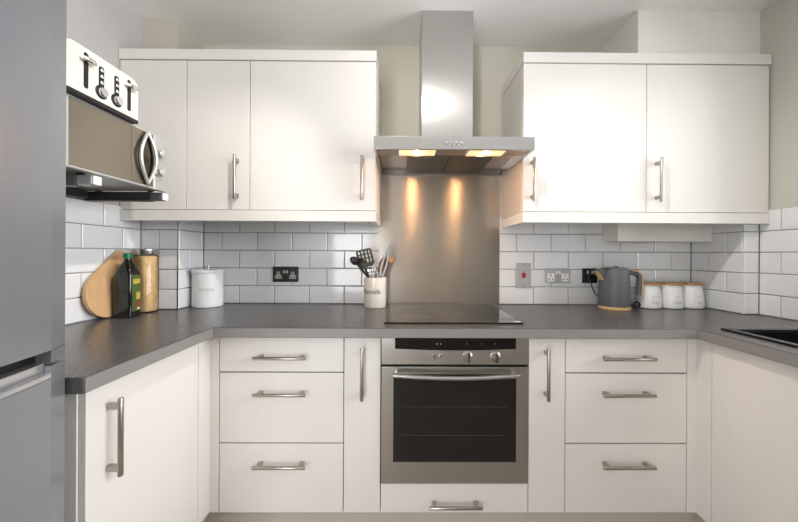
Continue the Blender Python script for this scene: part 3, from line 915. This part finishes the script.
# dusty red spatula
b0, rm = seat(50); b1 = Vector((-.120, 1.838, 1.112))
t = thing('spatula', 'dusty red silicone spatula in the middle of the utensil pot', 'utensil', b0, G)
MB().tube([b0, rm, b1], [.0055, .005, .005], 8).build('shaft', 'satin', t)
mb = MB().prism([(-.022, -.012), (.012, -.016), (.022, .040), (.020, .070), (-.004, .074), (-.018, .048)], 'y', -.004, .004)
mb.xform(Matrix.Translation(b1) @ Matrix.Rotation(math.radians(16), 4, 'Y')).build('blade', 'red_silicone', t, .002)
# wooden spoon
b0, rm = seat(15); b1 = Vector((-.080, 1.818, 1.158))
t = thing('wooden_spoon', 'orange wooden spoon leaning right out of the utensil pot', 'utensil', b0, G)
MB().tube([b0, rm, b1], [.006, .0055, .005], 8).build('shaft', 'orange_wood', t)
oval(.017, .007).xform(Matrix.Translation(b1 + Vector((.016, 0, .010))) @ Matrix.Rotation(math.radians(66), 4, 'Y') @ Matrix.Scale(1.6, 4, (0, 0, 1)) @ Matrix.Rotation(math.radians(50), 4, 'X')).build('bowl', 'orange_wood', t)
# steel tongs
b0, rm = seat(325)
t = thing('tongs', 'long steel tongs, the tallest utensil, pointing up on the pot\'s right', 'utensil', b0, G)
for s_ in (-1, 1):
    MB().tube([b0 + Vector((s_ * .003, 0, 0)), rm + Vector((s_ * .007, 0, 0)), Vector((-.099 + s_ * .013, 1.772, 1.135)), Vector((-.086 + s_ * .010, 1.772, 1.180)), Vector((-.064 + s_ * .003, 1.772, 1.252))], [.0045, .006, .008, .0055, .0035], 8, flat=(.5, 1)).build('arm', 'tong_steel', t)
# whisk
b0, rm = seat(90); b1 = rm + Vector((-.002, .004, -.004))
t = thing('whisk', 'steel balloon whisk low in the middle of the utensil pot', 'utensil', b0, G)
MB().tube([b0, b1], .0055, 8).build('shaft', 'satin', t)
for k in range(4):
    a = PI * k / 4
    MB().tube([b1 + Vector((math.cos(a) * r, math.sin(a) * r, h)) for r, h in ((.003, 0), (.012, .022), (.015, .044), (.010, .058), (0, .064), (-.010, .058), (-.015, .044), (-.012, .022), (-.003, 0))], .0011, 6).build('wire', 'satin', t)
# steel spoon
b0, rm = seat(255); b1 = Vector((-.168, 1.752, 1.096))
t = thing('steel_spoon', 'small shiny steel spoon low beside the turner in the pot', 'utensil', b0, G)
MB().tube([b0, rm, b1], .004, 8).build('shaft', 'chrome', t)
oval(.014, .006).xform(Matrix.Translation(b1 + Vector((-.004, 0, .017))) @ Matrix.Rotation(math.radians(-12), 4, 'Y') @ Matrix.Scale(1.4, 4, (0, 0, 1)) @ Matrix.Rotation(PI / 2, 4, 'X')).build('bowl', 'chrome', t)

# ------------------------------------------------------------------ sockets
WF = YB - .0105                                       # tile face
def plate(name, label, x, z, w_, h_, m, cat='socket', group=None):
    t = thing(name, label, cat, (x, WF, z - h_ / 2), group)
    bx('plate', m, t, x - w_ / 2, x + w_ / 2, WF - .008, WF - .0002, z - h_ / 2, z + h_ / 2, .0025)
    return t
def outlet(t, x, z, m_in, m_hole, insert=True):
    if insert:
        ins = MB().prism([(x - .020, z - .022), (x + .020, z - .022), (x + .020, z - .006), (x + .009, z + .004), (x + .009, z + .019), (x - .009, z + .019), (x - .009, z + .004), (x - .020, z - .006)], 'y', WF - .0092, WF - .0075).build('outlet', m_in, t)
    else:
        ins = MB().box(x - .021, x + .021, WF - .0088, WF - .0075, z - .024, z + .021).build('outlet', m_in, t)
    y0, y1 = WF - .0100, WF - .0070
    bx('earth_hole', m_hole, ins, x - .0025, x + .0025, y0, y1, z + .006, z + .015)
    for s in (-1, 1):
        bx('pin_hole', m_hole, ins, x + s * .011 - .0036, x + s * .011 + .0036, y0, y1, z - .0155, z - .011)
def rocker(t, x, z, m):
    bx('switch', m, t, x - .006, x + .006, WF - .0125, WF - .0075, z - .009, z + .009, .001)
SG = 'wall sockets and switches'
x, z = -.672, 1.080
t = plate('double_socket', 'black nickel double socket with pale grey inserts on the left tiles', x, z, .146, .088, 'socket_dark', group=SG)
for s in (-1, 1):
    outlet(t, x + s * .041, z - .004, 'grey_insert', 'black')
    rocker(t, x + s * .0085, z + .014, 'grey_insert')
x, z = .900, 1.079
t = plate('double_socket', 'brushed steel double socket with white inserts on the right tiles', x, z, .146, .086, 'socket_steel', group=SG)
for s in (-1, 1):
    outlet(t, x + s * .041, z - .008, 'white_plastic', 'black', False)
    rocker(t, x + s * .008, z + .018, 'white_plastic')
x, z = .702, 1.079
t = plate('cooker_switch', 'upright brushed steel cooker switch plate with red rocker', x, z, .086, .146, 'socket_steel', 'switch', SG)
bx('switch', 'red', t, x - .011, x + .009, WF - .014, WF - .0078, z - .014, z + .016, .0015)
for dz in (-.060, .060, .030):
    MB().lathe([(.003, -.0092), (.003, -.0078)], (x, WF, z + dz), 10, 'y').build('screw', 'dark', t)
x, z = 1.086, 1.079
t = plate('single_socket', 'dark single socket behind the kettle spout', x, z, .086, .086, 'socket_dark', group=SG)
rocker(t, x - .014, z + .020, 'grey_insert')
rocker(t, x + .014, z + .020, 'grey_insert')
t = thing('kettle_plug', 'black plug pushed into the dark single socket, with its cord', 'plug', (x, WF, z - .03))
bx('plug_body', 'black', t, x - .026, x + .026, WF - .040, WF - .0084, z - .036, z + .008, .006, 3)
MB().tube([(x - .002, WF - .028, z - .034), (x - .002, WF - .030, z - .060), (x + .014, WF - .034, z - .098), (x + .045, WF - .040, z - .128), (x + .08, WF - .05, z - .150), (x + .12, WF - .06, z - .1675), (x + .16, WF - .05, z - .1675)], .0032, 8).build('cord', 'dark', t)

# ------------------------------------------------------------------ kettle
kc = (1.145, 1.765, ZW + .001)
t = thing('kettle', 'matt grey electric kettle with wooden base ring and handle trim', 'kettle', kc)
MB().lathe([(.074, 0), (.0765, .002), (.0760, .015), (.073, .0155)], kc, 40).build('base_ring', 'bamboo', t)
MB().lathe([(.0745, .0158), (.0750, .018), (.0742, .090), (.0722, .160), (.0695, .205), (.0665, .2135), (.062, .2155)], kc, 40).build('body', 'kettle', t)
ld = MB().lathe([(.0615, .2156), (.060, .2195), (.036, .2225), (0, .2232)], kc, 40).build('lid', 'kettle', t)
MB().lathe([(.010, .2233), (.012, .226), (.006, .229), (0, .229)], (kc[0] + .01, kc[1], kc[2]), 16).build('lid_knob', 'kettle', ld)
# spout on the left: wedge with a wooden underside
sp = MB().prism([(-.0645, .211), (-.100, .209), (-.103, .203), (-.088, .182), (-.0705, .158)], 'y', -.020, .020)
sp.xform(Matrix.Translation((kc[0], kc[1], kc[2])) @ Matrix.Rotation(math.radians(6), 4, 'Z')).build('spout', 'kettle', t, .005, 3)
sp = MB().prism([(-.1045, .2035), (-.0900, .1805), (-.0725, .1555), (-.0745, .1545), (-.0935, .1790), (-.107, .202)], 'y', -.017, .017)
sp.xform(Matrix.Translation((kc[0], kc[1], kc[2])) @ Matrix.Rotation(math.radians(6), 4, 'Z')).build('spout_trim', 'bamboo', t)
def rnd(path, w, d_, name, m, dy=0.0):
    MB().tube([(kc[0] + a, kc[1] + dy, kc[2] + b) for a, b in path], [w] * len(path), 12, flat=(d_, 1)).build(name, m, t)
rnd([(.062, .192), (.095, .193), (.120, .188), (.133, .174), (.137, .150), (.136, .110), (.132, .072)], .0125, 1.15, 'handle', 'kettle')
rnd([(.090, .2060), (.124, .202), (.144, .183), (.1500, .150), (.1490, .110), (.1445, .070)], .0058, 2.0, 'handle_trim', 'bamboo')
bx('water_gauge', 'black', t, kc[0] + .0690, kc[0] + .0770, kc[1] - .008, kc[1] + .008, kc[2] + .04, kc[2] + .15, .002)

t = thing('cord_wrap', 'small coil of black cable between the kettle and the first jar', 'cable', (1.265, 1.765, ZW))
pts = []
for i in range(49):
    a = 2 * PI * i / 16
    pts.append((1.265 + .016 * math.cos(a), 1.770 + .003 * math.sin(a / 3) - .012 + .008 * i / 48, ZW + .0215 + .016 * math.sin(a)))
MB().tube(pts, .0046, 8).build('coil', 'black', t)

# ------------------------------------------------------------------ three lidded jars
for x, y, s, rz, txt, lab in ((1.360, 1.800, .1, 0, 'Sugar', 'white ceramic jar with wooden lid next to the kettle handle'),
                              (1.478, 1.800, .1, 0, 'Coffee', 'white ceramic jar with wooden lid, middle of the three'),
                              (1.595, 1.803, .1, 0, 'Tea', 'white ceramic jar with wooden lid nearest the right corner')):
    c = (x, y, ZW + .001)
    t = thing('ceramic_jar', lab, 'jar', c, 'three lidded jars')
    prof = [(.050, 0), (.0555, .004), (.0575, .014), (.0570, .040), (.0540, .080), (.0500, .106), (.0470, .114), (.0475, .119), (.0500, .121), (.0500, .126)]
    MB().lathe(prof, c, 36).build('jar_body', 'white_ceramic', t)
    MB().lathe([(.0525, .1265), (.0540, .128), (.0540, .138), (.0525, .1395), (0, .1395)], c, 36).build('lid', 'wood_lid', t)
    tp = lambda z, ZB=ZW: -.0005 - max(0, (z - ZB - .041)) * .085
    wrap(text_mb(txt, .019), c, .0572, -PI / 2 - .05, ZW + .036, tp).build('lettering', 'faint', t, smooth=False)
    # small leaf sprig above the lettering
    mb = MB()
    for k, (u, v, a) in enumerate(((-.012, .006, .6), (-.004, .011, 1.2), (.006, .011, 1.9), (.013, .006, 2.5))):
        pts = [(u + math.cos(a) * q - math.sin(a) * p, v + math.sin(a) * q + math.cos(a) * p) for q, p in ((-.006, 0), (0, .0022), (.006, 0), (0, -.0022))]
        mb.prism(pts, 'y', -.0003, .0003)
    wrap(mb, c, .0566, -PI / 2 - .05, ZW + .058, lambda z, ZB=ZW: -.0002 - max(0, (z - ZB - .041)) * .085).build('sprig', 'faint', t, smooth=False)

# ------------------------------------------------------------------ ceiling spotlight plate (just above and out of the frame)
lc = (.02, .82, ZC)
t = thing('ceiling_spotlights', 'white ceiling plate with three aimed spotlights above the middle of the room', 'lamp', (lc[0], lc[1], ZC - .09))
MB().lathe([(.090, -.0005), (.090, -.014), (.082, -.020), (0, -.020)], lc, 36).build('plate', 'white_plastic', t)
for dx, dy, aim, power, half in ((-.065, .02, (-1.32, 1.58, .90), 50, 32), (.065, .02, (1.66, 1.62, .95), 42, 32), (0, -.06, (.12, 1.60, 1.95), 10, 40)):
    p = Vector((lc[0] + dx, lc[1] + dy, ZC - .062))
    d = (Vector(aim) - p).normalized()
    q = d.to_track_quat('-Z', 'Y').to_matrix().to_4x4()
    MB().tube([(p.x, p.y, ZC - .0195), (p.x, p.y, ZC - .052)], .006, 8).build('stem', 'satin', t)
    hd = MB().lathe([(.0, .040), (.020, .038), (.028, .024), (.032, -.014), (.029, -.014), (.026, .010), (0, .012)], (0, 0, 0), 24)
    hd = hd.xform(Matrix.Translation(p) @ q).build('spot_head', 'white_plastic', t)
    MB().lathe([(0, .0125), (.022, .0125), (.022, .016)], (0, 0, 0), 20).xform(Matrix.Translation(p) @ q).build('bulb', 'diffuser', hd)
    ld = bpy.data.lights.new('spot_beam', 'SPOT')
    ld.energy, ld.color, ld.spot_size, ld.spot_blend, ld.shadow_soft_size = power, (1.0, .955, .90), math.radians(half * 2), 1.0, .022
    lo = bpy.data.objects.new('spot_beam', ld)
    COL.objects.link(lo)
    lo.location = p + d * .045
    lo.rotation_euler = q.to_euler()
